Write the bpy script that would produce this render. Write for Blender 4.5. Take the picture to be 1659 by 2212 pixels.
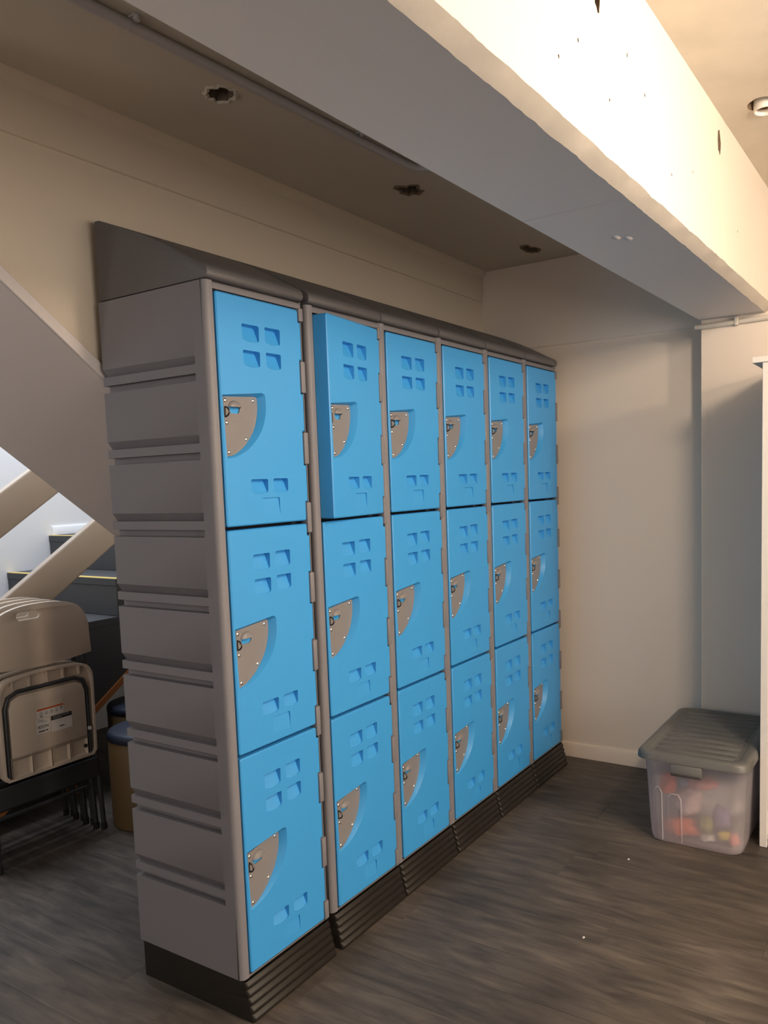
import bpy, bmesh, math, random
from mathutils import Vector, Matrix, noise
from mathutils.geometry import tessellate_polygon

for o in list(bpy.data.objects):
    bpy.data.objects.remove(o, do_unlink=True)
SC = bpy.context.scene
COL = SC.collection
PI = math.pi
random.seed(7)

# ------------------------------------------------------------------ camera
cam = bpy.data.cameras.new('camera')
co = bpy.data.objects.new('camera', cam)
COL.objects.link(co)
right = Vector((0.54716, -0.83632, -0.03445))
down = Vector((-0.09549, -0.02148, -0.9952))
fwd = Vector((0.83156, 0.54782, -0.09161))
co.matrix_world = Matrix(((right.x, -down.x, -fwd.x, -1.5049),
                          (right.y, -down.y, -fwd.y, -1.5542),
                          (right.z, -down.z, -fwd.z, 1.4713),
                          (0, 0, 0, 1)))
cam.sensor_fit = 'VERTICAL'
cam.sensor_height = 36.0
cam.sensor_width = 27.0
cam.lens = 1745.65 / 2212 * 36
cam.shift_x = -31.8 / 2212
cam.shift_y = 94.8 / 2212
cam.clip_start = 0.02
SC.camera = co

# ------------------------------------------------------------------ light
world = bpy.data.worlds.new('world')
SC.world = world
world.use_nodes = True
world.node_tree.nodes['Background'].inputs[0].default_value = (0.75, 0.85, 1.0, 1)
world.node_tree.nodes['Background'].inputs[1].default_value = 0.35

def point_light(name, loc, watts, color, radius):
    l = bpy.data.lights.new(name, 'POINT')
    l.energy = watts; l.color = color; l.shadow_soft_size = radius
    o = bpy.data.objects.new(name, l); o.location = loc; COL.objects.link(o)
    return o

def area_light(name, loc, target, watts, color, sx, sy):
    l = bpy.data.lights.new(name, 'AREA')
    l.energy = watts; l.color = color; l.shape = 'RECTANGLE'; l.size = sx; l.size_y = sy
    o = bpy.data.objects.new(name, l); o.location = loc
    o.rotation_euler = (Vector(target) - Vector(loc)).to_track_quat('-Z', 'Y').to_euler()
    COL.objects.link(o)
    return o

WARM = (1.0, 0.81, 0.62)
point_light('ceiling_lamp_near_shelf', (0.40, -1.98, 2.37), 56, WARM, 0.12)
point_light('ceiling_lamp_far', (0.5, -3.9, 2.42), 85, WARM, 0.12)
point_light('lobby_lamp', (-1.7, 0.75, 1.95), 7, (1.0, 0.94, 0.90), 0.10)
area_light('room_fill', (-0.6, -4.5, 1.45), (-0.6, 0, 1.45), 52, (1.0, 0.955, 0.91), 3.2, 1.6)  # added soft frontal fill for the room, not a known window
area_light('side_fill', (-4.1, -0.9, 1.40), (0, -0.9, 1.40), 11, (0.94, 0.95, 1.0), 2.2, 1.4)  # added weak fill to lift the stair soffit and locker sides
area_light('stairwell_daylight', (0.7, 2.05, 3.5), (0.7, 2.05, 0), 60, (0.78, 0.87, 1.0), 2.2, 1.0)

SC.view_settings.view_transform = 'Standard'
SC.view_settings.look = 'None'
SC.view_settings.gamma = 1.0
SC.view_settings.use_curve_mapping = False
SC.view_settings.exposure = 0.47

# ------------------------------------------------------------------ materials
def mat(name, col, rough=0.5, metal=0.0, bump=None, spec=0.5, vary=None, coat=0.0):
    """bump=(scale, strength)   vary=(scale, amount)"""
    m = bpy.data.materials.new(name)
    m.use_nodes = True
    nt = m.node_tree
    b = nt.nodes['Principled BSDF']
    b.inputs['Base Color'].default_value = (*col, 1)
    b.inputs['Roughness'].default_value = rough
    b.inputs['Metallic'].default_value = metal
    b.inputs['Specular IOR Level'].default_value = spec
    b.inputs['Coat Weight'].default_value = coat
    if bump or vary:
        tc = nt.nodes.new('ShaderNodeTexCoord')
    if bump:
        n = nt.nodes.new('ShaderNodeTexNoise'); n.inputs['Scale'].default_value = bump[0]
        n.inputs['Detail'].default_value = 4
        nt.links.new(tc.outputs['Object'], n.inputs['Vector'])
        bp = nt.nodes.new('ShaderNodeBump'); bp.inputs['Strength'].default_value = bump[1]
        bp.inputs['Distance'].default_value = 0.002
        nt.links.new(n.outputs['Fac'], bp.inputs['Height'])
        nt.links.new(bp.outputs['Normal'], b.inputs['Normal'])
    if vary:
        n2 = nt.nodes.new('ShaderNodeTexNoise'); n2.inputs['Scale'].default_value = vary[0]
        n2.inputs['Detail'].default_value = 5
        nt.links.new(tc.outputs['Object'], n2.inputs['Vector'])
        r = nt.nodes.new('ShaderNodeValToRGB')
        a = vary[1]
        r.color_ramp.elements[0].position = 0.3; r.color_ramp.elements[1].position = 0.7
        r.color_ramp.elements[0].color = (*[max(0, c * (1 - a)) for c in col], 1)
        r.color_ramp.elements[1].color = (*[min(1, c * (1 + a)) for c in col], 1)
        nt.links.new(n2.outputs['Fac'], r.inputs['Fac'])
        nt.links.new(r.outputs['Color'], b.inputs['Base Color'])
    return m

def floor_mat():
    m = bpy.data.materials.new('vinyl_wood_plank'); m.use_nodes = True
    nt = m.node_tree; N = nt.nodes; L = nt.links
    b = N['Principled BSDF']
    geo = N.new('ShaderNodeNewGeometry')
    oi = N.new('ShaderNodeObjectInfo')
    mp = N.new('ShaderNodeMapping'); mp.inputs['Scale'].default_value = (13, 2.0, 1)
    L.new(geo.outputs['Position'], mp.inputs['Vector'])
    off = N.new('ShaderNodeVectorMath'); off.operation = 'ADD'
    mul = N.new('ShaderNodeMath'); mul.operation = 'MULTIPLY'; mul.inputs[1].default_value = 37
    cmb = N.new('ShaderNodeCombineXYZ')
    L.new(oi.outputs['Random'], mul.inputs[0])
    L.new(mul.outputs[0], cmb.inputs['X']); L.new(mul.outputs[0], cmb.inputs['Y'])
    L.new(mp.outputs['Vector'], off.inputs[0]); L.new(cmb.outputs[0], off.inputs[1])
    n1 = N.new('ShaderNodeTexNoise'); n1.inputs['Scale'].default_value = 2.2; n1.inputs['Detail'].default_value = 8
    n1.inputs['Roughness'].default_value = 0.62; n1.inputs['Distortion'].default_value = 0.5
    L.new(off.outputs[0], n1.inputs['Vector'])
    r = N.new('ShaderNodeValToRGB')
    e = r.color_ramp.elements
    e[0].position = 0.28; e[0].color = (0.042, 0.035, 0.030, 1)
    e[1].position = 0.74; e[1].color = (0.138, 0.113, 0.091, 1)
    k = e.new(0.5); k.color = (0.084, 0.069, 0.057, 1)
    L.new(n1.outputs['Fac'], r.inputs['Fac'])
    # large cloudy patches and per-plank tone
    n2 = N.new('ShaderNodeTexNoise'); n2.inputs['Scale'].default_value = 2.4; n2.inputs['Detail'].default_value = 3
    L.new(geo.outputs['Position'], n2.inputs['Vector'])
    ma = N.new('ShaderNodeMapRange'); ma.inputs[1].default_value = 0.3; ma.inputs[2].default_value = 0.7
    ma.inputs[3].default_value = 0.68; ma.inputs[4].default_value = 1.3
    L.new(n2.outputs['Fac'], ma.inputs[0])
    mb = N.new('ShaderNodeMapRange'); mb.inputs[3].default_value = 0.9; mb.inputs[4].default_value = 1.1
    L.new(oi.outputs['Random'], mb.inputs[0])
    mm = N.new('ShaderNodeMath'); mm.operation = 'MULTIPLY'
    L.new(ma.outputs[0], mm.inputs[0]); L.new(mb.outputs[0], mm.inputs[1])
    vs = N.new('ShaderNodeVectorMath'); vs.operation = 'SCALE'
    L.new(r.outputs['Color'], vs.inputs[0]); L.new(mm.outputs[0], vs.inputs['Scale'])
    L.new(vs.outputs[0], b.inputs['Base Color'])
    b.inputs['Roughness'].default_value = 0.48
    b.inputs['Specular IOR Level'].default_value = 0.4
    bp = N.new('ShaderNodeBump'); bp.inputs['Strength'].default_value = 0.12; bp.inputs['Distance'].default_value = 0.001
    L.new(n1.outputs['Fac'], bp.inputs['Height']); L.new(bp.outputs['Normal'], b.inputs['Normal'])
    return m

def tote_mat():
    m = bpy.data.materials.new('milky_clear_plastic'); m.use_nodes = True
    nt = m.node_tree; N = nt.nodes; L = nt.links
    out = N['Material Output']; b = N['Principled BSDF']
    b.inputs['Base Color'].default_value = (0.88, 0.81, 0.83, 1); b.inputs['Roughness'].default_value = 0.32
    tl = N.new('ShaderNodeBsdfTranslucent'); tl.inputs['Color'].default_value = (0.7, 0.64, 0.66, 1)
    m1 = N.new('ShaderNodeMixShader'); m1.inputs[0].default_value = 0.4
    L.new(b.outputs[0], m1.inputs[1]); L.new(tl.outputs[0], m1.inputs[2])
    rf = N.new('ShaderNodeBsdfRefraction'); rf.inputs['IOR'].default_value = 1.04; rf.inputs['Roughness'].default_value = 0.38
    rf.inputs['Color'].default_value = (0.95, 0.92, 0.93, 1)
    tr = N.new('ShaderNodeBsdfTransparent'); tr.inputs['Color'].default_value = (0.95, 0.92, 0.93, 1)
    m2 = N.new('ShaderNodeMixShader'); m2.inputs[0].default_value = 0.5
    L.new(rf.outputs[0], m2.inputs[1]); L.new(tr.outputs[0], m2.inputs[2])
    m3 = N.new('ShaderNodeMixShader'); m3.inputs[0].default_value = 0.52
    L.new(m1.outputs[0], m3.inputs[1]); L.new(m2.outputs[0], m3.inputs[2])
    L.new(m3.outputs[0], out.inputs['Surface'])
    return m

M = dict(
    blue=mat('blue_moulded_plastic', (0.044, 0.315, 0.700), 0.42, bump=(900, 0.05)),
    grey=mat('grey_moulded_plastic', (0.188, 0.180, 0.192), 0.55, bump=(700, 0.22), vary=(500, 0.10)),
    hood=mat('dark_grey_moulded_plastic', (0.105, 0.100, 0.102), 0.45, bump=(700, 0.2), vary=(500, 0.08)),
    plate=mat('taupe_powder_coat', (0.215, 0.202, 0.200), 0.48, bump=(900, 0.1)),
    chrome=mat('polished_steel', (0.85, 0.84, 0.80), 0.16, 1.0),
    bronze=mat('dark_bronze_metal', (0.10, 0.085, 0.075), 0.35, 0.9),
    black=mat('black_ribbed_plastic', (0.017, 0.014, 0.011), 0.42, spec=0.3),
    dark=mat('void_shade_and_rubber', (0.012, 0.011, 0.010), 0.8),
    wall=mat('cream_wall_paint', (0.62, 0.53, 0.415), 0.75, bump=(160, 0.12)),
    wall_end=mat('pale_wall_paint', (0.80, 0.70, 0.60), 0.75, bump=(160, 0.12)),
    ceil=mat('cream_ceiling_paint', (0.56, 0.50, 0.415), 0.8, bump=(120, 0.12)),
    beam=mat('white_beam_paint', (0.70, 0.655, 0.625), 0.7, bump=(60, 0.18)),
    beamlit=mat('beam_paint_lit_face', (0.62, 0.565, 0.49), 0.6, bump=(40, 0.25)),  # copy of the beam paint, toned down for the lamp-lit face
    ceilr=mat('cream_room_ceiling_paint', (0.58, 0.525, 0.445), 0.7, bump=(30, 0.3), vary=(7, 0.06)),
    white=mat('white_gloss_paint', (0.74, 0.71, 0.67), 0.35),
    stairwhite=mat('stairwell_white_paint', (0.80, 0.81, 0.83), 0.7),
    soffit=mat('mauve_grey_soffit_paint', (0.64, 0.575, 0.545), 0.7),
    rail=mat('cream_rail_paint', (0.46, 0.365, 0.275), 0.4),
    tread=mat('charcoal_stair_vinyl', (0.050, 0.050, 0.052), 0.5, bump=(300, 0.2)),
    yellow=mat('yellow_nosing', (0.62, 0.44, 0.12), 0.5),
    timber=mat('raw_orange_timber', (0.36, 0.13, 0.035), 0.6),
    floor=floor_mat(),
    joint=mat('plank_joint', (0.10, 0.083, 0.068), 0.8),
    chair=mat('beige_chair_plastic', (0.60, 0.50, 0.40), 0.5, bump=(600, 0.15)),
    cframe=mat('dark_grey_steel_tube', (0.050, 0.052, 0.055), 0.4, 0.3),
    paper=mat('white_label_paper', (0.70, 0.66, 0.62), 0.6),
    red=mat('orange_red_ink', (0.55, 0.09, 0.02), 0.6),
    ink=mat('black_ink', (0.022, 0.020, 0.025), 0.6),
    grime=mat('grey_ink', (0.30, 0.28, 0.27), 0.6),
    navy=mat('navy_vinyl_cushion', (0.020, 0.026, 0.045), 0.5),
    mustard=mat('mustard_brown_vinyl', (0.13, 0.08, 0.032), 0.55),
    lid=mat('grey_lid_plastic', (0.125, 0.122, 0.113), 0.40, bump=(300, 0.08)),
    tote=tote_mat(),
    brown=mat('brown_backing_board', (0.16, 0.095, 0.05), 0.6),
    pvc=mat('painted_conduit', (0.46, 0.43, 0.42), 0.35),
    pvcw=mat('white_painted_conduit', (0.66, 0.60, 0.52), 0.4),
    raw=mat('torn_brown_plaster', (0.20, 0.135, 0.085), 0.9, bump=(90, 0.6)),
    holein=mat('hole_interior', (0.15, 0.115, 0.08), 0.9),
    orangep=mat('orange_plastic', (0.80, 0.16, 0.05), 0.5),
    coral=mat('coral_fabric', (0.75, 0.20, 0.16), 0.8),
    pinkw=mat('pale_pink_fabric', (0.80, 0.60, 0.56), 0.8),
    lemon=mat('yellow_fabric', (0.70, 0.55, 0.07), 0.8),
    lime=mat('olive_green_fabric', (0.34, 0.33, 0.08), 0.8),
    violet=mat('violet_fabric', (0.30, 0.24, 0.42), 0.8),
    whitef=mat('white_fabric', (0.80, 0.78, 0.72), 0.8),
)

# ------------------------------------------------------------------ mesh helpers
class MB:
    def __init__(s): s.v = []; s.f = []; s.m = []; s.cur = 0
    def vert(s, p): s.v.append(tuple(p)); return len(s.v) - 1
    def face(s, idx): s.f.append(tuple(idx)); s.m.append(s.cur)
    def poly(s, pts): s.face([s.vert(p) for p in pts])
    def strip(s, a, b, closed=False):
        ia = [s.vert(p) for p in a]; ib = [s.vert(p) for p in b]
        n = len(ia); r = range(n if closed else n - 1)
        for i in r:
            j = (i + 1) % n
            s.face((ia[i], ia[j], ib[j], ib[i]))
    def grid(s, rows, closed=False):
        ids = [[s.vert(p) for p in r] for r in rows]
        n = len(ids[0])
        for a, b in zip(ids, ids[1:]):
            for i in range(n if closed else n - 1):
                j = (i + 1) % n
                s.face((a[i], a[j], b[j], b[i]))
        return ids
    def box(s, lo, hi):
        x0, y0, z0 = lo; x1, y1, z1 = hi
        i = [s.vert(p) for p in ((x0,y0,z0),(x1,y0,z0),(x1,y1,z0),(x0,y1,z0),(x0,y0,z1),(x1,y0,z1),(x1,y1,z1),(x0,y1,z1))]
        for q in ((0,3,2,1),(4,5,6,7),(0,1,5,4),(1,2,6,5),(2,3,7,6),(3,0,4,7)): s.face([i[k] for k in q])
    def prism(s, poly, a, b, axis='x'):
        """poly: 2-D points; extruded from a to b along axis"""
        def P(u, v, t):
            return {'x': (t, u, v), 'y': (u, t, v), 'z': (u, v, t)}[axis]
        A = [s.vert(P(u, v, a)) for u, v in poly]; B = [s.vert(P(u, v, b)) for u, v in poly]
        n = len(poly)
        s.face(A[::-1]); s.face(B)
        for i in range(n):
            j = (i + 1) % n
            s.face((A[i], A[j], B[j], B[i]))
    def tube(s, pts, r, n=10, caps=True):
        pts = [Vector(p) for p in pts]
        rows = []; up = None
        for i, p in enumerate(pts):
            t = (pts[min(i + 1, len(pts) - 1)] - pts[max(i - 1, 0)]).normalized()
            if up is None:
                up = Vector((0, 0, 1)) if abs(t.z) < 0.9 else Vector((1, 0, 0))
            u = (up - t * up.dot(t)).normalized(); w = t.cross(u); up = u
            rows.append([p + (u * math.cos(2*PI*k/n) + w * math.sin(2*PI*k/n)) * r for k in range(n)])
        ids = s.grid(rows, closed=True)
        if caps: s.face(ids[0][::-1]); s.face(ids[-1])
    def tess(s, loops, fn):
        """fill outer loop with holes; loops of 2-D points, fn maps (u,v)->3-D"""
        flat = [p for l in loops for p in l]
        tris = tessellate_polygon([[Vector((p[0], p[1], 0)) for p in l] for l in loops])
        ids = [s.vert(fn(*p)) for p in flat]
        for t in tris: s.face([ids[k] for k in t])
    def mesh(s, name, mats, smooth=None, bevel=None, weld=True):
        me = bpy.data.meshes.new(name)
        me.from_pydata(s.v, [], s.f)
        for m in (mats if isinstance(mats, (list, tuple)) else [mats]): me.materials.append(m)
        for p, mi in zip(me.polygons, s.m): p.material_index = mi
        bm = bmesh.new(); bm.from_mesh(me)
        if weld: bmesh.ops.remove_doubles(bm, verts=bm.verts, dist=1e-5)
        bmesh.ops.recalc_face_normals(bm, faces=bm.faces)
        if bevel:
            es = [e for e in bm.edges if len(e.link_faces) == 2 and e.calc_face_angle(0) > 0.5]
            bmesh.ops.bevel(bm, geom=es, offset=bevel[0], segments=bevel[1], affect='EDGES', profile=0.5, clamp_overlap=True)
        bm.to_mesh(me); bm.free()
        if smooth is not None:
            me.shade_smooth()
            me.set_sharp_from_angle(angle=math.radians(smooth))
        return me

def link(name, me, parent=None, loc=(0, 0, 0)):
    o = bpy.data.objects.new(name, me); COL.objects.link(o)
    o.location = loc
    if parent: o.parent = parent
    return o

def obj(name, mb, m, parent=None, loc=(0, 0, 0), smooth=None, bevel=None):
    return link(name, mb.mesh(name, m, smooth, bevel), parent, loc)

def tag(o, label, cat, group=None):
    o['label'] = label; o['category'] = cat
    if group: o['group'] = group
    return o

def thing(name, label, cat, loc=(0, 0, 0), group=None):
    o = bpy.data.objects.new(name, None); COL.objects.link(o); o.location = loc
    o.empty_display_size = 0.1
    return tag(o, label, cat, group)

def structure(name, mb, m, parent=None, smooth=None, bevel=None, loc=(0, 0, 0), label=None):
    o = obj(name, mb, m, parent, loc, smooth, bevel)
    if parent is None: o['kind'] = 'structure'
    if label: o['label'] = label
    return o

def copy_tree(o, parent=None, skip=()):
    c = o.copy(); COL.objects.link(c); c.parent = parent
    for ch in list(o.children):
        if ch.name.split('.')[0] in skip: continue
        copy_tree(ch, c, skip)
    return c

def bx(lo, hi):
    m = MB(); m.box(lo, hi); return m

def catmull(pts, n):
    out = []
    for i in range(len(pts) - 1):
        p0 = pts[max(i - 1, 0)]; p1 = pts[i]; p2 = pts[i + 1]; p3 = pts[min(i + 2, len(pts) - 1)]
        for k in range(n):
            t = k / n
            out.append(tuple(0.5 * ((2*b) + (-a + c)*t + (2*a - 5*b + 4*c - d)*t*t + (-a + 3*b - 3*c + d)*t**3)
                             for a, b, c, d in zip(p0, p1, p2, p3)))
    out.append(tuple(pts[-1]))
    return out

def rrect(x0, y0, x1, y1, r, n=4):
    out = []
    for cx, cy, a in ((x1-r, y0+r, -90), (x1-r, y1-r, 0), (x0+r, y1-r, 90), (x0+r, y0+r, 180)):
        for k in range(n + 1):
            t = math.radians(a + 90 * k / n); out.append((cx + r*math.cos(t), cy + r*math.sin(t)))
    return out

def ragged(cx, cy, rx, ry, n, amp, seed):
    rnd = random.Random(seed)
    return [(cx + rx*(1 + rnd.uniform(-amp, amp))*math.cos(2*PI*k/n), cy + ry*(1 + rnd.uniform(-amp, amp))*math.sin(2*PI*k/n)) for k in range(n)]

# ------------------------------------------------------------------ room shell
XE = 2.44          # recessed end wall
XP = 2.34          # face of the projecting end wall
YB = 0.452         # wall behind the lockers
ZL = 2.553         # ceiling over the lockers
ZR = 2.60          # ceiling over the room
BZ = 2.14          # underside of the beam
YFAR = 2.74        # stairwell far wall
X0, Y0 = -4.2, -4.6

# floor: sub-floor plus individual planks running away from the lockers
fl = structure('floor', bx((X0, Y0, -0.05), (XE + .1, YFAR + .05, -0.004)), M['joint'], label='dark grey-brown wood plank vinyl floor')
PW, PL = 0.18, 1.22
pm = bx((-PW/2 + .0003, -PL/2 + .0003, -0.0045), (PW/2 - .0003, PL/2 - .0003, 0.0)).mesh('plank', M['floor'], bevel=(0.0004, 1))
for i in range(int((XE - X0) / PW) + 1):
    off = random.uniform(0, PL)
    y = Y0 - off + PL / 2
    while y - PL / 2 < YFAR:
        x = 0.655 + PW/2 + (i - 26) * PW
        lo, hi = max(y - PL/2, Y0), min(y + PL/2, YFAR)
        if x < XE + .05 and hi - lo > 0.1:
            o = link('plank', pm, fl, (x, (lo + hi) / 2, 0)); o.scale.y = (hi - lo) / PL
        y += PL

# wall behind the lockers; its lower edge follows the flight of stairs above
def soff(x): return 1.81 - 0.77 * x
w = MB()
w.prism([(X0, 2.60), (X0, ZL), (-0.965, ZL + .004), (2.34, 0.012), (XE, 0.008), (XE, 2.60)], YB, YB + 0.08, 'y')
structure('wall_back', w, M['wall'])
t = MB(); t.prism([(YB + .002, 2.397), (YB - .009, 2.399), (YB - .009, 2.548), (YB + .002, 2.552)], X0, XE - .03, 'x')
t.prism([(YB + .002, 2.520), (YB - .008, 2.523), (YB - .030, 2.548), (YB - .032, 2.553), (YB + .002, 2.553)], X0, XE, 'x')
structure('trim_1', t, M['wall'], smooth=40, label='shallow cream cornice board along the top of the wall')

# recessed end wall, its proud upper panel, baseboard, projecting end wall
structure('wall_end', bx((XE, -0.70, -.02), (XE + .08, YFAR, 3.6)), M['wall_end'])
u = MB()
prof = [(XE + .002, 2.128), (XE - .008, 2.130), (XE - .014, 2.140), (XE - .014, 2.60), (XE + .002, 2.60)]
A = [(x, -0.684, z) for x, z in prof]; B = [(x, YB, z) for x, z in prof]
u.strip(A, B); u.poly(A)
structure('trim_2', u, M['wall_end'], smooth=50, label='slightly proud upper panel of the end wall')
b = MB()
prof = [(XE + .001, 0.0), (XE - .012, 0.0), (XE - .012, .066), (XE - .008, .074), (XE + .001, .074)]
b.strip([(x, -0.684, z) for x, z in prof], [(x, YB, z) for x, z in prof])
structure('baseboard_end', b, M['wall_end'], smooth=40)
structure('wall_pillar', bx((XP, Y0, -.02), (XE + .08, -0.684, 2.62)), M['wall_end'], label='pale projecting end wall under the beam')

# far sides of the room behind the camera
structure('wall_left', bx((X0 - .08, Y0, -.02), (X0, YFAR, 3.6)), M['wall'])
structure('wall_near', bx((X0, Y0 - .08, -.02), (XE, Y0, 2.62)), M['wall'])
# stairwell walls
structure('wall_far', bx((X0, YFAR, -.02), (XE + .08, YFAR + .08, 3.6)), M['stairwhite'])
structure('wall_upper', bx((X0, YB, 2.62), (XE, YB + .08, 3.6)), M['wall'])
bb = MB(); bb.prism([(YFAR + .001, 1.229), (YFAR - .014, 1.229), (YFAR - .014, 1.272), (YFAR - .009, 1.280), (YFAR + .001, 1.280)], 1.33, XE, 'x')
structure('baseboard_landing', bb, M['stairwhite'], smooth=40)

# ceiling over the lockers, with three torn fixing holes
def broken_hole(mb, loop, fn_in, fn_cap):
    mb.strip([fn_in(*p) for p in loop], [fn_cap(*p) for p in loop], closed=True)
    mb.poly([fn_cap(*p) for p in loop])
hl = [ragged(0.205, 0.106, 0.036, 0.040, 18, 0.22, 1), ragged(1.155, 0.093, 0.042, 0.036, 18, 0.30, 2), ragged(2.183, 0.066, 0.060, 0.026, 18, 0.35, 3)]
c = MB()
c.tess([[(X0, -0.85), (XE, -0.85), (XE, YB + .04), (X0, YB + .04)]] + hl, lambda x, y: (x, y, ZL))
c.cur = 1
for h in hl: broken_hole(c, h, lambda x, y: (x, y, ZL), lambda x, y: (x, y, ZL + .030))
ceil_l = structure('ceiling', c, [M['ceil'], M['holein']], label='cream ceiling over the lockers with three torn holes')
for k, h in enumerate(hl):
    cx = sum(p[0] for p in h) / len(h); cy = sum(p[1] for p in h) / len(h)
    r = MB(); rnd = random.Random(40 + k)
    inner = [(x, y, ZL - .0005) for x, y in h]
    mid = [(cx + (x - cx)*rnd.uniform(1.06, 1.3), cy + (y - cy)*rnd.uniform(1.06, 1.3), ZL - rnd.uniform(.002, .007)) for x, y in h]
    outer = [(cx + (x - cx)*1.42, cy + (y - cy)*1.42, ZL + .0004) for x, y in h]
    r.strip(inner, mid, True); r.strip(mid, outer, True)
    ro = obj('torn_plaster_rim', r, M['raw'] if k else M['ceil'], ceil_l)

# ceiling over the room, with an open downlight hole
hr = ragged(1.335, -1.095, 0.052, 0.046, 20, 0.12, 9)
c = MB()
c.tess([[(X0, Y0), (XE, Y0), (XE, -0.80), (X0, -0.80)], hr], lambda x, y: (x, y, ZR))
c.cur = 1
broken_hole(c, hr, lambda x, y: (x, y, ZR), lambda x, y: (x, y, ZR + .08))
cr = structure('ceiling', c, [M['ceilr'], M['raw']], label='cream ceiling over the room beyond the beam')
r = MB()
pts = [(1.372 + .038*math.cos(2*PI*k/24), -1.098 + .036*math.sin(2*PI*k/24), ZR) for k in range(24)]
def ring(s, z): return [(1.372 + .038*s*math.cos(2*PI*k/24), -1.098 + .036*s*math.sin(2*PI*k/24), z) for k in range(24)]
r.grid([ring(.80, ZR + .06), ring(.80, ZR - .006), ring(.9, ZR - .010), ring(1.0, ZR - .006), ring(1.0, ZR + .06)], closed=True)
obj('pipe_end', r, M['white'], cr, smooth=50)

# beam
def by(x, near, far): return near + (far - near) * (x + 0.7) / 3.07
def bl(x): return by(x, -0.617, -0.682)
def br(x): return by(x, -0.906, -0.950)
bm_holes = [ragged(0.232, 2.452, .016, .020, 12, .25, 21), ragged(1.322, 2.516, .018, .040, 14, .30, 22), ragged(2.20, 2.50, .016, .022, 12, .3, 23)]
pits = [ragged(x, z, .0035, .005, 6, .3, int(x*99)) for x, z in ((-.15, 2.30), (-.05, 2.36), (.02, 2.26), (.12, 2.33), (.30, 2.28), (.55, 2.38), (.78, 2.26), (1.0, 2.33), (.42, 2.42), (1.6, 2.3))]
bmx = MB()
xs = [X0 + (XP - X0) * k / 420 for k in range(421)]
def jag(x, s, a): return a * (noise.noise((x*9, s, 0)) + 0.6*noise.noise((x*34, s, 3)) + .3*noise.noise((x*90, s, 5)))
low = [(x, br(x) + .002 + jag(x, 1, .0035), BZ - .0008) for x in xs]
midl = [(x, br(x) - .014 + jag(x, 7, .001), BZ + .006 + jag(x, 4, .0004)) for x in xs]
upl = [(x, br(x) - .035 + jag(x, 9, .002), BZ + .017 + jag(x, 2, .0035)) for x in xs]
face0 = [(x, br(x) - .034, upl[i][2] + .003) for i, x in enumerate(xs)]
under0 = [(x, low[i][1] + .003, BZ) for i, x in enumerate(xs)]
lefte = [(x, bl(x), BZ) for x in xs]
leftt = [(x, bl(x), ZR) for x in xs]
bmx.grid([leftt, lefte]); bmx.grid([lefte, under0, low])
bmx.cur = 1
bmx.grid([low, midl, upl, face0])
outer = [(p[0], p[2]) for p in face0] + [(XP, ZR + .01), (X0, ZR + .01)]
bmx.tess([outer] + bm_holes + pits, lambda x, z: (x, br(x) - .034, z))
bmx.cur = 2
for h in bm_holes: broken_hole(bmx, h, lambda x, z: (x, br(x) - .034, z), lambda x, z: (x, br(x) + .03, z))
for h in pits: broken_hole(bmx, h, lambda x, z: (x, br(x) - .034, z), lambda x, z: (x, br(x) - .027, z))
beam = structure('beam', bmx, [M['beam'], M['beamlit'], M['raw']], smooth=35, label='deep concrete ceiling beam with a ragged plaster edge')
# board joint across the underside and two old filler dabs
j = MB(); j.box((0.5215, br(.52) + .02, BZ - .0003), (0.5245, bl(.52) - .001, BZ + .002))
obj('board_joint', j, M['pvc'], beam)
for (dx, dy) in ((.83, -.795), (.86, -.82)):
    q = MB()
    rows = [[(dx + .022*s*math.cos(2*PI*k/14), dy + .010*s*math.sin(2*PI*k/14), BZ - hgt) for k in range(14)] for s, hgt in ((1, -.0005), (.7, .003), (.3, .004), (.02, .0042))]
    q.grid(rows, closed=True)
    obj('filler_dab', q, M['beam'], beam, smooth=60)

# conduits
cd = thing('ceiling_conduit', 'thin grey painted conduit along the ceiling beside the beam', 'conduit', (0, 0, 0))
def cy_(x): return 0.016 - 0.071 * (x + .317) / 1.29 * 1.0
q = MB()
path = [(x, cy_(x), ZL - .016) for x in (-1.6, -.6, -.2, .3, .7, .90)] + [(.94, cy_(.94) - .004, ZL - .016), (.965, cy_(.96) - .018, ZL - .016), (.975, cy_(.97) - .045, ZL - .016), (.978, cy_(.97) - .12, ZL - .016), (.978, -.655, ZL - .016)]
q.tube(path, .013, 12)
obj('pipe', q, M['pvc'], cd, smooth=60)
for x in (-.182, .636):
    q = MB()
    q.tube([(x - .008, cy_(x), ZL - .016), (x + .008, cy_(x), ZL - .016)], .0135, 12)
    q.box((x - .008, cy_(x) - .032, ZL - .006), (x + .008, cy_(x), ZL - .0005))
    q.tube([(x, cy_(x) - .026, ZL - .001), (x, cy_(x) - .026, ZL - .014)], .008, 10)
    obj('clip', q, M['pvc'], cd, smooth=40)
wc = thing('wall_conduit', 'white conduit clipped under the beam on the end wall', 'conduit', (0, 0, 0))
q = MB(); q.tube([(XP - .013, -.66, BZ - .028), (XP - .013, -.70, BZ - .030), (XP - .013, -.85, BZ - .027), (XP - .013, -1.2, BZ - .018), (XP - .013, -2.0, BZ - .018)], .011, 12)
obj('pipe', q, M['pvcw'], wc, smooth=60)
q = MB(); q.box((XP - .026, -.842, BZ - .042), (XP - .0005, -.826, BZ - .006))
obj('clip', q, M['pvcw'], wc, bevel=(.003, 2))

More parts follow.
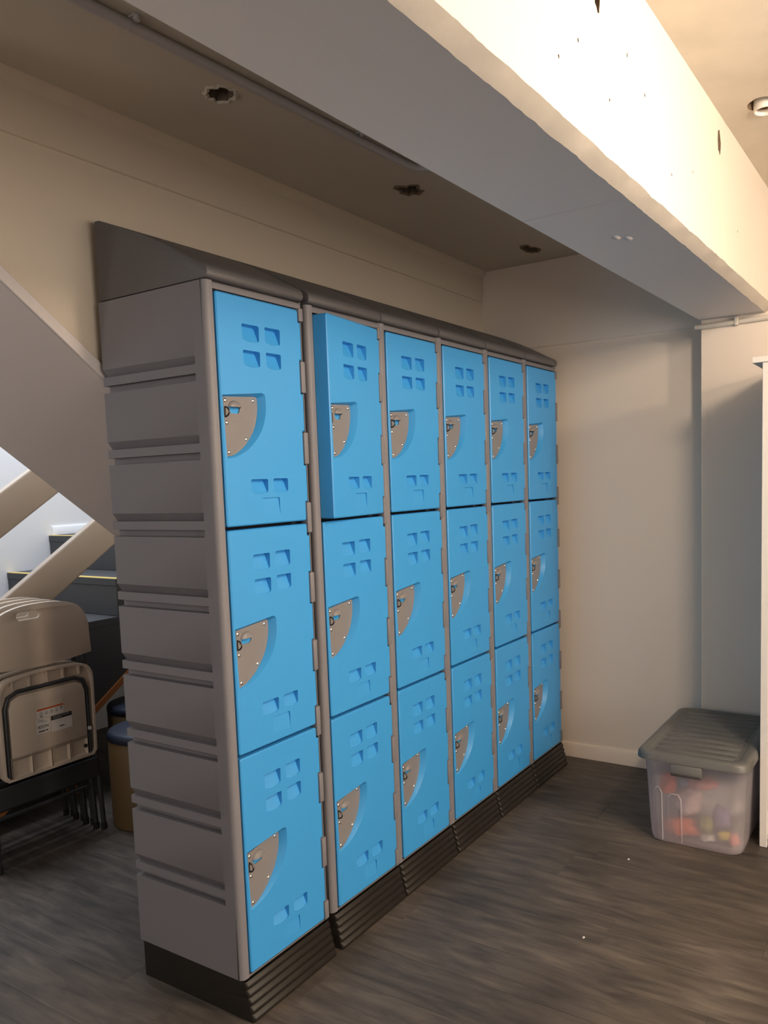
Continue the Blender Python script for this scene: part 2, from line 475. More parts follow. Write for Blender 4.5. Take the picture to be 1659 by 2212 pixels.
# ------------------------------------------------------------------ staircase
st = thing('staircase', 'half-turn staircase with charcoal treads and cream rails behind the lockers', 'stairs', (0, 1.8, 0))
def part(name, mb, m, parent=st, **k):
    o = obj(name, mb, m, parent, **k)
    if parent is st: o.location = (0, -1.8, 0)
    return o
s = MB()
s.prism([(-2.3, soff(-2.3) - .004), (2.33, soff(2.33) - .004), (2.33, soff(2.33) - .001), (-2.3, soff(-2.3) - .001)], YB - .0005, YB + .085, 'y')
s.prism([(-2.3, soff(-2.3) - .004), (2.33, soff(2.33) - .004), (2.33, soff(2.33) + .20), (-2.3, soff(-2.3) + .20)], YB + .085, 1.31, 'y')
part('soffit', s, M['soffit'])
s = MB()
s.prism([(-1.0, soff(-1.0) - .004), (2.2, soff(2.2) - .004), (2.2, soff(2.2) + .036), (-1.0, soff(-1.0) + .036)], YB - .012, YB - .001, 'y')
part('edge_trim', s, M['soffit'], bevel=(.003, 2))
G, RS = 0.272, 0.187
nos = [(1.037 - G * (4 - k), 1.040 - RS * (4 - k)) for k in range(6)]     # tread nosings, the last is the landing
YS = 1.80
for k, (nx, nz) in enumerate(nos):
    x1 = nx + G + .01 if k < 5 else XE
    q = MB()
    q.prism([(nx, nz - .035), (nx + .003, nz - .035), (nx + .003, nz - RS + .001), (nx + .035, nz - RS + .001), (nx + .035, nz - .035), (x1, nz - .035), (x1, nz), (nx, nz)], YS, YFAR - .001, 'y')
    so = part('step', q, M['tread'], bevel=(.003, 1))
    so.location = (0, -1.8, 0)
    q = MB(); q.box((nx + .001, YS + .002, nz - .006), (nx + .040, YFAR - .004, nz + .0015))
    no = obj('nosing_strip', q, M['yellow'], so)
# landing return under the upper flight
q = MB(); q.box((1.42, 1.33, 1.19), (XE, YS - .001, 1.227)); part('landing', q, M['tread'])
# near stringer: saw-tooth top, sloping lower edge
top = []
for k, (nx, nz) in enumerate(nos):
    top += [(nx + .013, nz - RS - .001 if k else .003), (nx + .013, nz - .036)]
def low_edge(x): return 0.505 + 0.66 * (x - 1.0)
top = [p for p in top]
poly = top + [(1.9, nos[-1][1] - .036), (1.9, low_edge(1.9)), (0.255, 0.012)]
poly = [(max(p[0], -.31), p[1]) for p in poly]
q = MB()
q.tess([poly], lambda x, z: (x, YS + .002, z)); q.tess([poly], lambda x, z: (x, YS + .04, z))
q.strip([(x, YS + .002, z) for x, z in poly], [(x, YS + .04, z) for x, z in poly], True)
part('stringer', q, M['tread'])
q = MB(); q.prism([(0.30, low_edge(.30) - .012), (1.9, low_edge(1.9) - .012), (1.9, low_edge(1.9) + .022), (0.30, low_edge(.30) + .022)], YS - .012, YS + .0015, 'y')
part('timber_edge', q, M['timber'])
for (zx, zz, h) in ((.679, 1.002, .192), (.439, 1.288, .192)):
    f = lambda x: zz + .645 * (x - zx)
    q = MB(); q.prism([(-.35, f(-.35)), (1.36, f(1.36)), (1.36, f(1.36) + h), (-.35, f(-.35) + h)], 1.745, 1.785, 'y')
    part('handrail_board', q, M['rail'], bevel=(.012, 3), smooth=50)
q = MB(); q.box((1.30, 1.745, 0.005), (1.36, 1.785, 2.2)); part('newel_post', q, M['rail'], bevel=(.004, 2))

# ------------------------------------------------------------------ lockers
LW, LD = 0.380, 0.425
BB, BT = 0.112, 2.003
DX, DW, DH = 0.030, 0.336, 0.612
DZ = (1.366, 0.744, 0.122)
RIBZ = [1.816 - .2045 * k for k in range(8)]
R_ = 0.016

def body_mesh():
    rows = [(BB, 0.0)]
    for za in sorted(RIBZ):
        rows += [(za - .066, 0), (za - .0655, .020), (za - .0465, .020), (za - .046, 0), (za - .0225, 0), (za - .022, .016), (za - .001, .0015), (za, 0)]
    rows += [(BT, 0.0)]
    yg = .050
    m = MB()
    xl, xr = DX - .004, DX + DW + .006
    def cols(side, z, d):
        arc = [(R_ * (1 - math.cos(a)), R_ * (1 - math.sin(a))) for a in [PI/2 * k/5 for k in range(6)]]
        arc = [(R_ - R_*math.cos(PI/2*k/5), R_ - R_*math.sin(PI/2*k/5)) for k in range(6)]
        pts = [(d, LD), (d, yg + .006), (0, yg), (0, R_ + .002)] + arc
        if side == 0:
            pts = pts + [(xl, 0), (xl + .0005, .062)]
            return [(x, y, z) for x, y in pts]
        r2 = .007
        arc = [(r2 - r2*math.cos(PI/2*k/4), r2 - r2*math.sin(PI/2*k/4)) for k in range(5)]
        pts = [(d, LD), (d, yg + .006), (0, yg), (0, r2 + .002)] + arc + [(LW - xr, 0), (LW - xr + .0005, .062)]
        return [(LW - x, y, z) for x, y in pts]
    L = m.grid([cols(0, z, d) for z, d in rows]); Rr = m.grid([cols(1, z, d) for z, d in rows])
    for k in range(len(rows) - 1):   # back
        m.face((L[k][0], L[k+1][0], Rr[k+1][0], Rr[k][0]))
    zt = DZ[0] + DH + .005; zb = DZ[2] - .004
    pr = [(.062, zt), (0, zt), (0, BT - .008), (.003, BT - .003), (.008, BT), (LD, BT)]
    m.strip([(xl, y, z) for y, z in pr], [(xr, y, z) for y, z in pr])
    pr = [(.062, zb), (0, zb), (0, BB + .002), (.003, BB), (LD, BB)]
    m.strip([(xl, y, z) for y, z in pr], [(xr, y, z) for y, z in pr])
    m.poly([(0, R_, BT), (xl, 0, BT), (xl, LD, BT), (0, LD, BT)]); m.poly([(LW, .01, BT), (xr, 0, BT), (xr, LD, BT), (LW, LD, BT)])
    m.poly([(0, R_, BB), (R_, 0, BB), (xl, 0, BB), (xl, LD, BB), (0, LD, BB)]); m.poly([(LW, .01, BB), (xr, 0, BB), (xr, LD, BB), (LW, LD, BB)])
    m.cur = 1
    m.poly([(xl, .061, zb), (xr, .061, zb), (xr, .061, zt), (xl, .061, zt)])  # dark sheet behind the doors, painting in the shade of the gaps
    return m.mesh('body', [M['grey'], M['dark']], smooth=38)

def hood_mesh():
    prof = catmull([(.000, 2.040), (.030, 2.055), (.075, 2.080), (.150, 2.120), (.255, 2.168), (.340, 2.201), (.405, 2.226)], 3)
    prof = [(-.001, 2.006), (-.008, 2.009), (-.011, 2.018), (-.009, 2.030)] + prof + [(.420, 2.227), (.424, 2.221), (.424, 2.006)]
    m = MB(); m.prism(prof, .001, LW - .001, 'x')
    return m.mesh('sloping_hood', M['hood'], smooth=32, bevel=(.004, 2))

def plinth_mesh():
    n = 5; zt = .109
    prof = []
    for k in range(n):
        z1 = zt - k * zt / n; z0 = zt - (k + 1) * zt / n
        base = lambda z: -.004 - .027 * (1 - z / zt)
        for t in (0.02, .15, .35, .5, .65, .85, .98):
            z = z1 + (z0 - z1) * t
            prof.append((base(z) - .0065 * math.sin(PI * t), z, base(z)))
    m = MB()
    def col(x, k): return [(x, (y*k + b*(1-k)) + (1-k)*.004, z) for y, z, b in prof]
    ids = m.grid([col(.003, .0), col(.005, .6), col(.010, 1), col(LW - .010, 1), col(LW - .005, .6), col(LW - .003, 0)])
    for x in (.003, LW - .003):
        p = [(x, .415, zt), (x, .415, 0)] + col(x, 0)[::-1]
        m.poly(p)
    a = col(.003, 0); b2 = col(LW - .003, 0)
    m.poly([a[0], b2[0], (LW - .003, .415, zt), (.003, .415, zt)])
    m.poly([(.003, .415, 0), (LW - .003, .415, 0), (LW - .003, .415, zt), (.003, .415, zt)])
    m.poly([a[-1], b2[-1], (LW - .003, .415, 0), (.003, .415, 0)])
    return m.mesh('plinth', M['black'], smooth=50)

OZ = 1.366
O_arc = [(.185, 1.727), (.196, 1.724), (.2005, 1.714), (.199, 1.673), (.184, 1.632), (.158, 1.599), (.122, 1.571), (.078, 1.552), (.042, 1.546)]
I_arc = [(.176, 1.718), (.185, 1.7155), (.1875, 1.708), (.185, 1.673), (.171, 1.635), (.147, 1.604), (.114, 1.577), (.073, 1.557), (.040, 1.551)]
def loc2(l): return [(x - DX, z - OZ) for x, z in l]
O_LOOP = loc2([(.036, 1.713)] + catmull(O_arc, 4))
I_LOOP = loc2([(.037, 1.709)] + catmull(I_arc, 4))
def rec_y(x): return .0012 + max(0, (x - .007)) / .15 * .020
VENTS = [(.120, 1.864, .187, 1.907), (.210, 1.866, .273, 1.909), (.121, 1.797, .187, 1.838), (.211, 1.799, .273, 1.840), (.127, 1.454, .195, 1.491), (.217, 1.455, .279, 1.492)]
NOTCH = [(-1, .056), (.163, .262), (.371, .468), (.577, 2)]

def door_mesh():
    m = MB()
    r = .007; bw = .0035
    def outline(inset):
        w = DW - inset; h = DH - inset; l = inset; nx = DW - .010 - inset
        pts = []
        def arc(cx, cz, a0):
            rr = max(r - inset, .002)
            for k in range(4):
                t = math.radians(a0 + 30 * k); pts.append((cx + rr*math.cos(t), cz + rr*math.sin(t)))
        rr = max(r - inset, .002)
        arc(nx - rr, l + rr, -90)
        zs = [.056, .163, .262, .371, .468, .577]
        for i, z in enumerate(zs):
            up = i % 2 == 0      # leaving a notch
            zz = z + inset if up else z - inset
            pts.extend([(nx, zz), (w, zz)] if up else [(w, zz), (nx, zz)])
        arc(nx - rr, h - rr, 0); arc(l + rr, h - rr, 90); arc(l + rr, l + rr, 180)
        return pts
    o1, o0 = outline(bw), outline(0)
    holes = []
    vl = []
    for x0, z0, x1, z1 in VENTS:
        x0 -= DX; x1 -= DX; z0 -= OZ; z1 -= OZ
        bow = .0035
        lp = [(x0 + .003, z1), (x0, z1 - .003), (x0 + .001, z0 + .004), (x0 + .005, z0)] + \
             [(x0 + (x1 - x0)*t, z0 - bow*math.sin(PI*t)) for t in (.3, .5, .7)] + [(x1 - .005, z0), (x1 - .001, z0 + .004), (x1, z1 - .003), (x1 - .003, z1)]
        vl.append((lp, z0 - bow, z1)); holes.append(lp)
    card = rrect(.168 - DX, 1.391 - OZ, .240 - DX, 1.439 - OZ, .004, 2)
    holes.append(card); holes.append(O_LOOP)
    m.tess([o1] + holes, lambda x, z: (x, 0, z))
    m.strip([(x, 0, z) for x, z in o1], [(x, bw * .9, z) for x, z in o0], True)
    m.strip([(x, bw * .9, z) for x, z in o0], [(x, .048, z) for x, z in o0], True)
    m.tess([o0], lambda x, z: (x, .048, z))
    for lp, z0, z1 in vl:
        cx = sum(p[0] for p in lp) / len(lp)
        fn = lambda x, z: (cx + (x - cx) * .96, .0003 + .020 * ((z - z0) / (z1 - z0)) ** 0.8, z - .0012 * (z - z0) / (z1 - z0))
        # wedge-shaped pocket, deepest at the top
        m.strip([(x, 0, z) for x, z in lp], [fn(x, z) for x, z in lp], True)
        m.tess([lp], fn)
    # shallow name-card recess, deepest at its upper edge
    cz0, cz1 = 1.391 - OZ, 1.439 - OZ
    fn = lambda x, z: (x, .0002 + .005 * (z - cz0) / (cz1 - cz0), z)
    m.strip([(x, 0, z) for x, z in card], [fn(x, z) for x, z in card], True)
    m.tess([card], fn)
    # latch recess
    fi = lambda x, z: (x, rec_y(x) + .0025, z)
    mid = [((a[0]*.45 + b[0]*.55), (rec_y(b[0]) + .0025) * .5, (a[1]*.45 + b[1]*.55)) for a, b in zip(O_LOOP, I_LOOP)]
    m.strip([(x, 0, z) for x, z in O_LOOP], mid, True)
    m.strip(mid, [fi(x, z) for x, z in I_LOOP], True)
    m.tess([I_LOOP], fi)
    return m.mesh('door', M['blue'], smooth=28)

HOLE = [(x - DX, z - OZ) for x, z in ((.060, 1.684), (.061, 1.674), (.066, 1.668), (.072, 1.6665), (.094, 1.6665), (.101, 1.669), (.106, 1.675), (.108, 1.684))]
def plate_mesh():
    m = MB()
    I2 = []
    cx = sum(p[0] for p in I_LOOP)/len(I_LOOP); cz = sum(p[1] for p in I_LOOP)/len(I_LOOP)
    for x, z in I_LOOP: I2.append((cx + (x-cx)*.992, cz + (z-cz)*.992))
    f0 = lambda x, z: (x, rec_y(x) - .0012, z); f1 = lambda x, z: (x, rec_y(x) + .0015, z)
    m.tess([I2, HOLE], f0)
    m.strip([f0(*p) for p in I2], [f1(*p) for p in I2], True)
    m.strip([f0(*p) for p in HOLE], [f1(*p) for p in HOLE], True)
    m.cur = 1
    sx, sz0, sz1 = .043 - DX, 1.654 - OZ, 1.684 - OZ
    m.poly([(sx - .002, rec_y(sx) - .0016, sz0), (sx + .002, rec_y(sx) - .0016, sz0), (sx + .002, rec_y(sx) - .0016, sz1), (sx - .002, rec_y(sx) - .0016, sz1)])
    return m.mesh('latch_plate', [M['plate'], M['dark']], smooth=30)

def pull_mesh():
    m = MB()
    cx, z0 = .084 - DX, 1.683 - OZ
    rows = []
    for i in range(7):
        f = i / 6
        row = []
        for k in range(13):
            a = PI * k / 12
            u = math.cos(a) * (1 - f*f*0 ) ; 
            rad = math.cos(f * PI / 2); dep = math.sin(f * PI / 2)
            x = cx + .027 * rad * math.cos(a); z = z0 + .018 * rad * math.sin(a)
            row.append((x, rec_y(x) - .001 - .013 * dep, z))
        rows.append(row)
    m.grid(rows)
    rows2 = [[(x, y + .002, z) for x, y, z in r] for r in rows]
    m.grid(rows2)
    return m.mesh('finger_pull', M['plate'], smooth=60)

def screw_mesh():
    m = MB()
    prof = [(.0062, .0004), (.0058, -.0012), (.0042, -.0026), (.0022, -.0032), (.0001, -.0033)]
    m.grid([[(r*math.cos(2*PI*k/12), y, r*math.sin(2*PI*k/12)) for k in range(12)] for r, y in prof], closed=True)
    return m.mesh('screw', M['chrome'], smooth=60)

def hasp_mesh():
    m = MB()
    m.tube([(0, .008, .012), (0, -.004, .012), (0, -.010, .009), (0, -.0145, .003), (0, -.0145, -.003), (0, -.010, -.009), (0, -.004, -.012), (0, .008, -.012)], .0024, 8)
    return m.mesh('hasp_loop', M['bronze'], smooth=60)

BODY, HOOD, PLINTH, DOOR, PLATE, PULL, SCREW, HASP = body_mesh(), hood_mesh(), plinth_mesh(), door_mesh(), plate_mesh(), pull_mesh(), screw_mesh(), hasp_mesh()
HINGE = {}
def hinge(parent, z0, z1):
    h = round(z1 - z0, 4)
    if h not in HINGE:
        mb = MB(); mb.prism([(-.0085, -.009), (.010, -.009), (.0125, -.004), (.0125, .018), (-.0085, .018)], 0, h, 'z')
        HINGE[h] = mb.mesh('hinge', M['grey'], bevel=(.003, 2), smooth=40)
    link('hinge', HINGE[h], parent, (DX + DW - .0005, 0, z0))
SCREWS = [(.0455, 1.699), (.168, 1.706), (.0475, 1.641), (.128, 1.600), (.051, 1.5635)]

PLACE = ['nearest of the six three-door lockers, beside the stairs, grey ribbed side showing',
         'second locker from the near end, its top blue door standing ajar',
         'third three-door blue and grey locker from the near end of the row',
         'fourth three-door blue and grey locker from the near end of the row',
         'fifth three-door blue and grey locker, next to the far end one',
         'farthest of the six three-door lockers, beside the pale end wall']
def door_part(root, z, ajar=0.0):
    d = link('door', DOOR, root)
    if ajar:
        hx = DX + DW
        d.rotation_euler.z = ajar
        off = Matrix.Rotation(ajar, 3, 'Z') @ Vector((DW, .010, 0))
        d.location = Vector((hx, .004, z)) - off
    else:
        d.location = (DX, -.006, z)
    link('latch_plate', PLATE, d); link('finger_pull', PULL, d)
    for sx, sz in SCREWS:
        lx = sx - DX
        link('screw', SCREW, d, (lx, rec_y(lx) - .0012, sz - OZ))
    return d
LOCKX = [0.0] + [0.4035, 0.7845, 1.1675, 1.5515, 1.9350]
for i, x in enumerate(LOCKX):
    root = thing('locker', PLACE[i], 'locker', (x, 0, 0), 'blue and grey lockers in a row')
    link('body', BODY, root); link('sloping_hood', HOOD, root); link('plinth', PLINTH, root)
    for k, z in enumerate(DZ):
        aj = math.radians(7.0) if (i == 1 and k == 0) else 0
        door = door_part(root, z, aj)
        if aj: door['label'] = 'blue locker door standing ajar'
        else: link('hasp_loop', HASP, root, (.0435, -.0055, 1.669 - OZ + z))
        for a, b in ((.166, .259), (.374, .465)): hinge(root, z + a, z + b)
    for z0, z1 in ((DZ[0] + .580, BT - .019), (DZ[0] - .037, DZ[0] + .053), (DZ[1] - .037, DZ[1] + .053), (DZ[2] - .003, DZ[2] + .053)):
        hinge(root, z0, z1)

# ------------------------------------------------------------------ storage tote
tt = thing('storage_tote', 'translucent plastic storage tote with ribbed grey lid by the end wall', 'storage box', (1.93, -.815, 0))
TX0, TX1, TY0, TY1 = 1.622 - 1.93, 2.255 - 1.93, -1.002 + .815, -.620 + .815
m = MB(); rows = []
for z, ins, r in ((.004, .050, .05), (.0, .040, .05), (.006, .032, .05), (.03, .026, .05), (.10, .020, .05), (.20, .013, .05), (.30, .005, .05), (.352, .0, .05), (.358, -.006, .052), (.352, -.010, .052)):
    rows.append([(x, y, z) for x, y in rrect(TX0 + ins, TY0 + ins*.6, TX1 - ins, TY1 - ins*.6, r, 6)])
ids = m.grid(rows, closed=True); m.face(ids[0])
tb = obj('bin', m, M['tote'], tt, smooth=50)
m = MB()
def xf(z): return TX0 + .026 - (z - .03) * .0685
for ya, yb, z1 in ((.120, .155, .235), (.045, .100, .215)):
    m = MB()
    a = [(xf(.012) - .001, ya, .012), (xf(.012) - .001, yb, .012), (xf(z1) - .001, yb, z1 - .02), (xf(z1) - .001, yb - .012, z1), (xf(z1) - .001, ya + .012, z1), (xf(z1) - .001, ya, z1 - .02)]
    c0 = (ya + yb) / 2
    bq = [(x - .003, c0 + (y - c0)*.8, z - (.004 if z > .05 else -.004)) for x, y, z in a]
    m.strip(a, bq, True)
    obj('moulded_rib', m, M['tote'], tb, smooth=50)
LX0, LX1, LY0, LY1 = 1.588 - 1.93, 2.292 - 1.93, -1.021 + .815, -.598 + .815
m = MB(); rows = []
for z, ins, r in ((.356, .010, .05), (.351, .004, .055), (.352, .0, .058), (.373, .002, .058), (.381, .008, .055), (.384, .018, .05), (.383, .040, .04), (.377, .046, .04)):
    rows.append([(x, y, z) for x, y in rrect(LX0 + ins, LY0 + ins, LX1 - ins, LY1 - ins, r, 6)])
ids = m.grid(rows, closed=True)
m.face(ids[-1])
lid = obj('lid', m, M['lid'], tt, smooth=40)
for k in range(10):
    x = LX0 + .075 + k * (LX1 - LX0 - .15) / 9
    q = MB(); q.prism([(x - .020, .3765), (x - .015, .3798), (x + .015, .3798), (x + .020, .3765)], LY0 + .062, LY1 - .062, 'y')
    obj('lid_rib', q, M['lid'], lid, bevel=(.002, 1), smooth=40)
q = MB(); q.prism([(LX0 + .012, .352), (LX0 - .006, .350), (LX0 - .012, .318), (LX0 - .004, .304), (LX0 + .022, .312)], -.855 + .815, -.740 + .815, 'y')
obj('latch', q, M['lid'], tt, bevel=(.004, 2), smooth=40)

# soft colourful odds and ends inside the tote
def lump(name, label, cat, loc, size, m, seed, sub=3, rough=.35):
    bmm = bmesh.new(); bmesh.ops.create_icosphere(bmm, subdivisions=sub, radius=1)
    for v in bmm.verts:
        d = 1 + rough * noise.noise(v.co * 1.7 + Vector((seed, seed*2, 0))) + .12 * noise.noise(v.co * 5 + Vector((seed, 0, 3)))
        v.co = Vector((v.co.x*size[0], v.co.y*size[1], v.co.z*size[2])) * d
    zm = min(v.co.z for v in bmm.verts)
    for v in bmm.verts: v.co.z -= zm
    me = bpy.data.meshes.new(name); bmm.to_mesh(me); bmm.free()
    me.materials.append(m); me.shade_smooth()
    o = link(name, me, None, loc)
    return tag(o, label, cat, 'soft toys inside the storage tote')
TB = .006
lump('soft_toy', 'orange toy at the bottom of the tote, left of the yellow one', 'toy', (1.745, -.745, TB), (.055, .07, .035), M['orangep'], 1)
lump('soft_toy', 'bright orange toy high at the left inside the tote', 'toy', (1.735, -.690, .165), (.05, .032, .045), M['orangep'], 2)
lump('soft_toy', 'large pale pink toy in the middle of the tote', 'toy', (1.755, -.770, .085), (.055, .05, .055), M['pinkw'], 3)
lump('soft_toy', 'coral red toy above the pale pink one in the tote', 'toy', (1.765, -.815, .205), (.05, .06, .020), M['coral'], 4)
lump('soft_toy', 'yellow and olive toy low in the middle of the tote', 'toy', (1.735, -.838, .032), (.035, .026, .034), M['lime'], 5)
lump('soft_toy', 'small bright yellow toy low at the right inside the tote', 'toy', (1.735, -.905, .022), (.030, .024, .016), M['lemon'], 6)
lump('soft_toy', 'small coral toy in the bottom right corner of the tote', 'toy', (1.735, -.945, TB), (.032, .022, .020), M['coral'], 7)
lump('soft_toy', 'violet toy low at the right of the tote', 'toy', (1.765, -.890, .042), (.03, .035, .045), M['violet'], 8)
lump('soft_toy', 'white toy at the very bottom middle of the tote', 'toy', (1.735, -.845, TB), (.035, .030, .012), M['whitef'], 9)
lump('soft_toy', 'pale grey-white bulk at the back of the tote', 'toy', (1.95, -.815, TB), (.10, .14, .085), M['whitef'], 10)

# ------------------------------------------------------------------ white bookcase at the right edge
bc = thing('bookcase', 'white bookcase with overhanging top at the right edge of the picture', 'bookcase', (2.06, -1.45, 0))
def bpart(name, lo, hi, m, bev=.0015):
    q = bx([a - b for a, b in zip(lo, (2.06, -1.45, 0))], [a - b for a, b in zip(hi, (2.06, -1.45, 0))])
    return obj(name, q, m, bc, bevel=(bev, 1))
bpart('side_panel', (1.79, -1.053, .001), (2.335, -1.026, 1.864), M['white'])
bpart('side_panel', (1.79, -1.88, .001), (2.335, -1.854, 1.864), M['white'])
bpart('top', (1.785, -1.93, 1.8645), (2.335, -.990, 1.887), M['white'])
bpart('back_panel', (2.325, -1.853, .03), (2.333, -1.0535, 1.863), M['brown'])
for k in range(5):
    z = .03 + k * .365
    bpart('shelf', (1.80, -1.853, z), (2.324, -1.0535, z + .022), M['brown'] if k else M['white'])

# ------------------------------------------------------------------ folding chairs
ch = thing('folding_chair', 'front beige folding chair of the stack, label stickers under its seat', 'chair', (.385, 1.44, 0), 'folded chairs stacked under the stairs')
HB, HS, HL = .222, .212, .240
def panel(outline, y0, y1, holes=(), curve=0.0, xc=HB):
    m = MB()
    yf = lambda x: curve * (1 - (x / xc) ** 2)
    m.tess([outline] + list(holes), lambda x, z: (x, y0 + yf(x), z))
    m.tess([outline] + list(holes), lambda x, z: (x, y1 + yf(x), z))
    for l in [outline] + list(holes):
        m.strip([(x, y0 + yf(x), z) for x, z in l], [(x, y1 + yf(x), z) for x, z in l], True)
    return m
# backrest: wide panel with arched top and a hand hole
arc_top = catmull([(HB, .865), (HB - .006, .94), (HB - .045, 1.000), (HB - .12, 1.028), (0, 1.036), (-HB + .12, 1.028), (-HB + .045, 1.000), (-HB + .006, .94), (-HB, .865)], 4)
arc_bot = [(-HB - .004, .795)] + [(-HB + 2*HB*t, .795 - .016 * math.sin(PI*t)) for t in (.1, .3, .5, .7, .9)] + [(HB + .004, .795)]
slot = rrect(-.100, .976, .006, 1.010, .0165, 5)
o = obj('backrest', panel(arc_top + arc_bot, -.010, .008, [slot]), M['chair'], ch, bevel=(.004, 2), smooth=40)
# seat folded up, underside towards the room
sarc = catmull([(HS, .66), (HS - .004, .715), (HS - .035, .752), (HS - .10, .764), (0, .770), (-HS + .10, .764), (-HS + .035, .752), (-HS + .004, .715), (-HS, .66)], 4)
sout = sarc + [(-HS + .004, .375), (-HS + .02, .356), (HS - .02, .356), (HS - .004, .375)]
seat = obj('seat', panel(sout, -.012, .002), M['chair'], ch, smooth=40)
def scale_loop(l, s, cz=.56): return [(x*s, cz + (z - cz)*s) for x, z in l]
q = MB()
inn = scale_loop(sout, .955)
q.strip([(x, -.012, z) for x, z in sout], [(x, -.030, z) for x, z in sout], True)
q.strip([(x, -.030, z) for x, z in sout], [(x, -.030, z) for x, z in inn], True)
q.strip([(x, -.030, z) for x, z in inn], [(x, -.012, z) for x, z in inn], True)
obj('seat_rim', q, M['chair'], seat, smooth=40)
ip = [(-HS + .043, .445), (HS - .043, .445), (HS - .043, .640), (HS - .055, .672), (HS - .085, .686), (-HS + .085, .686), (-HS + .055, .672), (-HS + .043, .640)]
obj('seat_panel', panel(ip, -.028, -.0125), M['chair'], seat, bevel=(.005, 2), smooth=40)
ufr = [(-HS + .030, -.020, .37), (-HS + .030, -.020, .645), (-HS + .045, -.020, .685), (-HS + .085, -.020, .702), (HS - .085, -.020, .702), (HS - .045, -.020, .685), (HS - .030, -.020, .645), (HS - .030, -.020, .37)]
q = MB(); q.tube(ufr, .0085, 8); obj('seat_tube', q, M['cframe'], seat, smooth=60)
for k in range(5):
    x = -.150 + .075 * k
    q = MB(); q.box((x - .003, -.027, .714), (x + .003, -.0125, .758)); obj('rib', q, M['chair'], seat)
for k in range(4):
    x0 = -HS + .046 + k * .0845
    q = MB()
    a = [(x0, -.027, .366), (x0 + .078, -.027, .366), (x0 + .078, -.027, .436), (x0, -.027, .436)]
    i2 = [(x0 + .007, -.016, .373), (x0 + .071, -.016, .373), (x0 + .071, -.016, .429), (x0 + .007, -.016, .429)]
    bk = [(x, -.0125, z) for x, y, z in a]
    q.strip(a, i2, True); q.poly(i2); q.strip(a, bk, True)
    obj('rib_cell', q, M['chair'], seat)
for sx, sz in ((HS - .034, .475), (HS - .06, .405)):
    q = MB(); q.tube([(sx, -.0275, sz), (sx, -.034, sz)], .008, 12); obj('bolt', q, M['cframe'] if sz < .45 else M['paper'], seat, smooth=40)
# steel frame: tall rear frame with the backrest, short front leg frame
for s in (-1, 1):
    q = MB(); q.tube([(s*(HB - .030), .017, .99), (s*(HB - .020), .017, .80), (s*(HB + .005), .014, .45), (s*HL, .006, .018)], .0105, 10)
    obj('leg', q, M['cframe'], ch, smooth=60)
    q = MB(); q.tube([(s*(HB - .012), .030, .74), (s*(HB - .012), .036, .30), (s*(HB + .004), .040, .018)], .0105, 10)
    obj('leg', q, M['cframe'], ch, smooth=60)
    for (fx, fy) in ((s*HL, .006), (s*(HB + .004), .040)):
        q = MB(); q.tube([(fx, fy, .0), (fx, fy, .028)], .0135, 10); obj('rubber_foot', q, M['dark'], ch, smooth=40)
q = MB(); q.box((-HL + .012, -.004, .245), (HL - .012, .012, .330)); obj('crossbar', q, M['cframe'], ch, bevel=(.005, 2))
q = MB(); q.tube([(-HB + .004, .038, .20), (HB - .004, .038, .20)], .009, 10); obj('crossbar', q, M['cframe'], ch, smooth=60)

# stickers on the seat underside
def sticker(name, x0, x1, z0, z1, m, y=-.0284, parent=seat, tilt=0):
    q = MB(); q.box((x0, y - .0004, z0), (x1, y + .0002, z1)); return obj(name, q, m, parent)
def words(txt, x, z, size, m, y):
    cu = bpy.data.curves.new('print', 'FONT'); cu.body = txt; cu.size = size; cu.align_x = 'LEFT'; cu.extrude = .0001
    tmp = bpy.data.objects.new('tmp', cu); COL.objects.link(tmp)
    dg = bpy.context.evaluated_depsgraph_get(); dg.update()
    me = bpy.data.meshes.new_from_object(tmp.evaluated_get(dg))
    bpy.data.objects.remove(tmp, do_unlink=True)
    me.transform(Matrix.Rotation(PI/2, 4, 'X')); me.materials.clear(); me.materials.append(m)
    o = link('printed_text', me, seat, (x, y, z)); return o
sticker('warning_label', -.055, .062, .575, .612, M['paper'])
sticker('warning_stripe', -.055, .062, .605, .612, M['red'], -.0292)
for k in range(4):
    cx = -.038 + k * .023
    q = MB(); q.tube([(cx + .008*math.cos(2*PI*a/10), -.0290, .591 + .008*math.sin(2*PI*a/10)) for a in range(11)], .0007, 4)
    obj('pictogram', q, M['grime'], seat)
    sticker('pictogram', cx - .002, cx + .003, .586, .595, M['grime'], -.0290)
sticker('pictogram', .046, .058, .593, .602, M['grime'], -.0290); sticker('pictogram', .047, .050, .586, .593, M['grime'], -.0290); sticker('pictogram', .054, .057, .586, .593, M['grime'], -.0290)
sticker('item_label', -.060, -.002, .512, .570, M['paper'])
sticker('notice_label', .004, .098, .505, .570, M['paper'])
sticker('notice_banner', .004, .098, .553, .570, M['ink'], -.0292)
sticker('notice_banner_line', .012, .088, .563, .5655, M['grime'], -.0298); sticker('notice_banner_line', .012, .050, .5575, .560, M['grime'], -.0298)
sticker('print_line', -.056, -.030, .5625, .566, M['grime'], -.0290); sticker('print_line', -.040, -.014, .5565, .559, M['grime'], -.0290)
words('80594', -.056, .532, .019, M['ink'], -.0290)
sticker('print_line', -.054, -.026, .519, .5235, M['ink'], -.0290); sticker('print_line', -.022, -.012, .519, .5235, M['ink'], -.0290)
sticker('print_line', .040, .062, .519, .523, M['ink'], -.0290)
sticker('print_line', -.045, -.030, .579, .5815, M['ink'], -.0290)
SK = ('warning_label', 'warning_stripe', 'pictogram', 'item_label', 'notice_label', 'notice_banner', 'notice_banner_line', 'print_line', 'printed_text', 'rib', 'rib_cell', 'bolt')
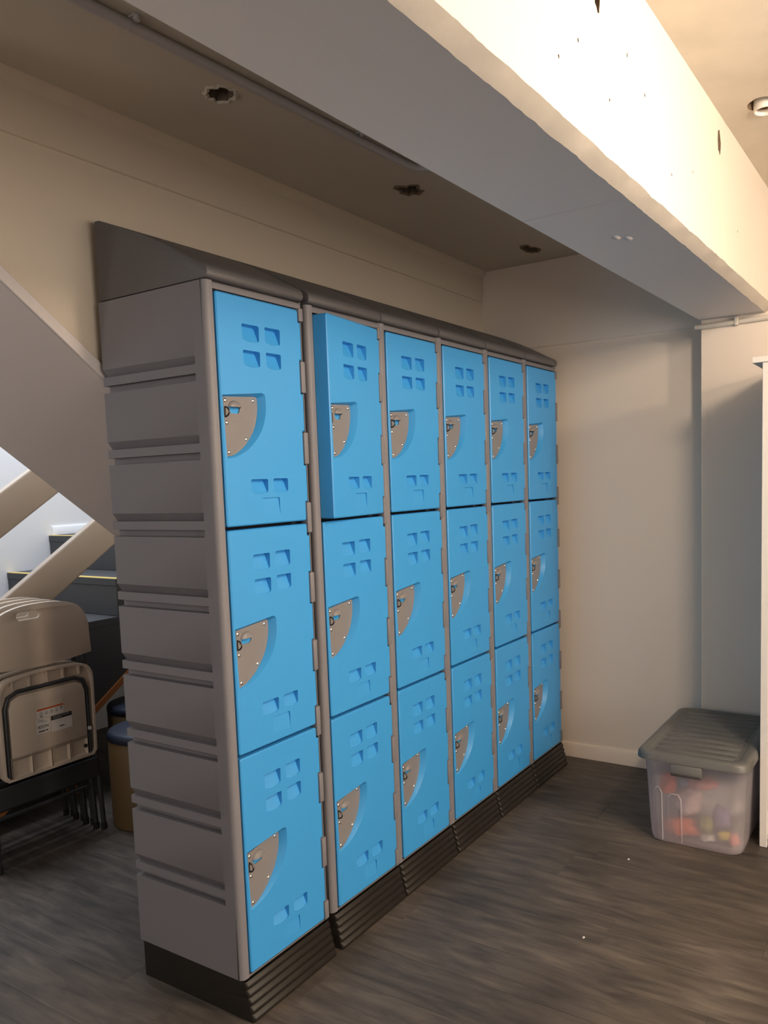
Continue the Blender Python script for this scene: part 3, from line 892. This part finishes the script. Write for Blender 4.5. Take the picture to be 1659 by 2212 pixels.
LAB = ['second beige folding chair, directly behind the front chair of the stack', 'third beige folding chair from the front of the stack', 'rearmost beige folding chair of the stack, nearest the stair rails']
for k in range(3):
    c2 = copy_tree(ch, None, SK)
    c2.location = (.385 + .008 * (k + 1), 1.44 + .084 * (k + 1), 0); c2['label'] = LAB[k]

# ------------------------------------------------------------------ round stools and a timber offcut
def stool(label, x, y, h, r):
    o = thing('round_stool', label, 'stool', (x, y, 0), 'round stools under the stairs')
    m = MB(); rows = []
    for z, k in ((.0, .94), (.004, .985), (.03, 1.0), (h - .045, 1.0), (h - .042, .985)):
        rows.append([(r*k*math.cos(2*PI*a/40), r*k*math.sin(2*PI*a/40), z) for a in range(40)])
    ids = m.grid(rows, closed=True); m.face(ids[0]); m.face(ids[-1])
    obj('drum', m, M['mustard'], o, smooth=40)
    m = MB(); rows = []
    for z, k in ((h - .043, .98), (h - .036, 1.012), (h - .018, 1.012), (h - .006, .975), (h, .88), (h + .003, .5), (h + .004, .02)):
        rows.append([(r*k*math.cos(2*PI*a/40), r*k*math.sin(2*PI*a/40), z) for a in range(40)])
    m.grid(rows, closed=True)
    obj('cushion', m, M['navy'], o, smooth=50)
stool('mustard round stool with navy top, half hidden behind the nearest locker', .81, 1.355, .425, .165)
stool('farther round stool with navy top, under the stair flight', 1.12, 1.77, .415, .165)
q = MB(); q.box((.80, 1.90, .0), (.86, 2.30, .035)); tag(obj('timber_offcut', q, M['timber'], bevel=(.002, 1)), 'orange timber offcut lying on the floor under the stairs', 'timber')

# crumbs on the floor
for k, (x, y, lab) in enumerate(((.85, -.66, 'larger white paper crumb on the open floor'), (1.44, -.62, 'white crumb on the floor near the tote'))):
    q = MB(); n = 7; rnd = random.Random(60 + k)
    loop = [(x + .006*rnd.uniform(.6, 1.2)*math.cos(2*PI*a/n), y + .004*rnd.uniform(.6, 1.2)*math.sin(2*PI*a/n)) for a in range(n)]
    q.prism(loop, 0.0, .0022, 'z'); tag(obj('paper_crumb', q, M['paper']), lab, 'crumb')
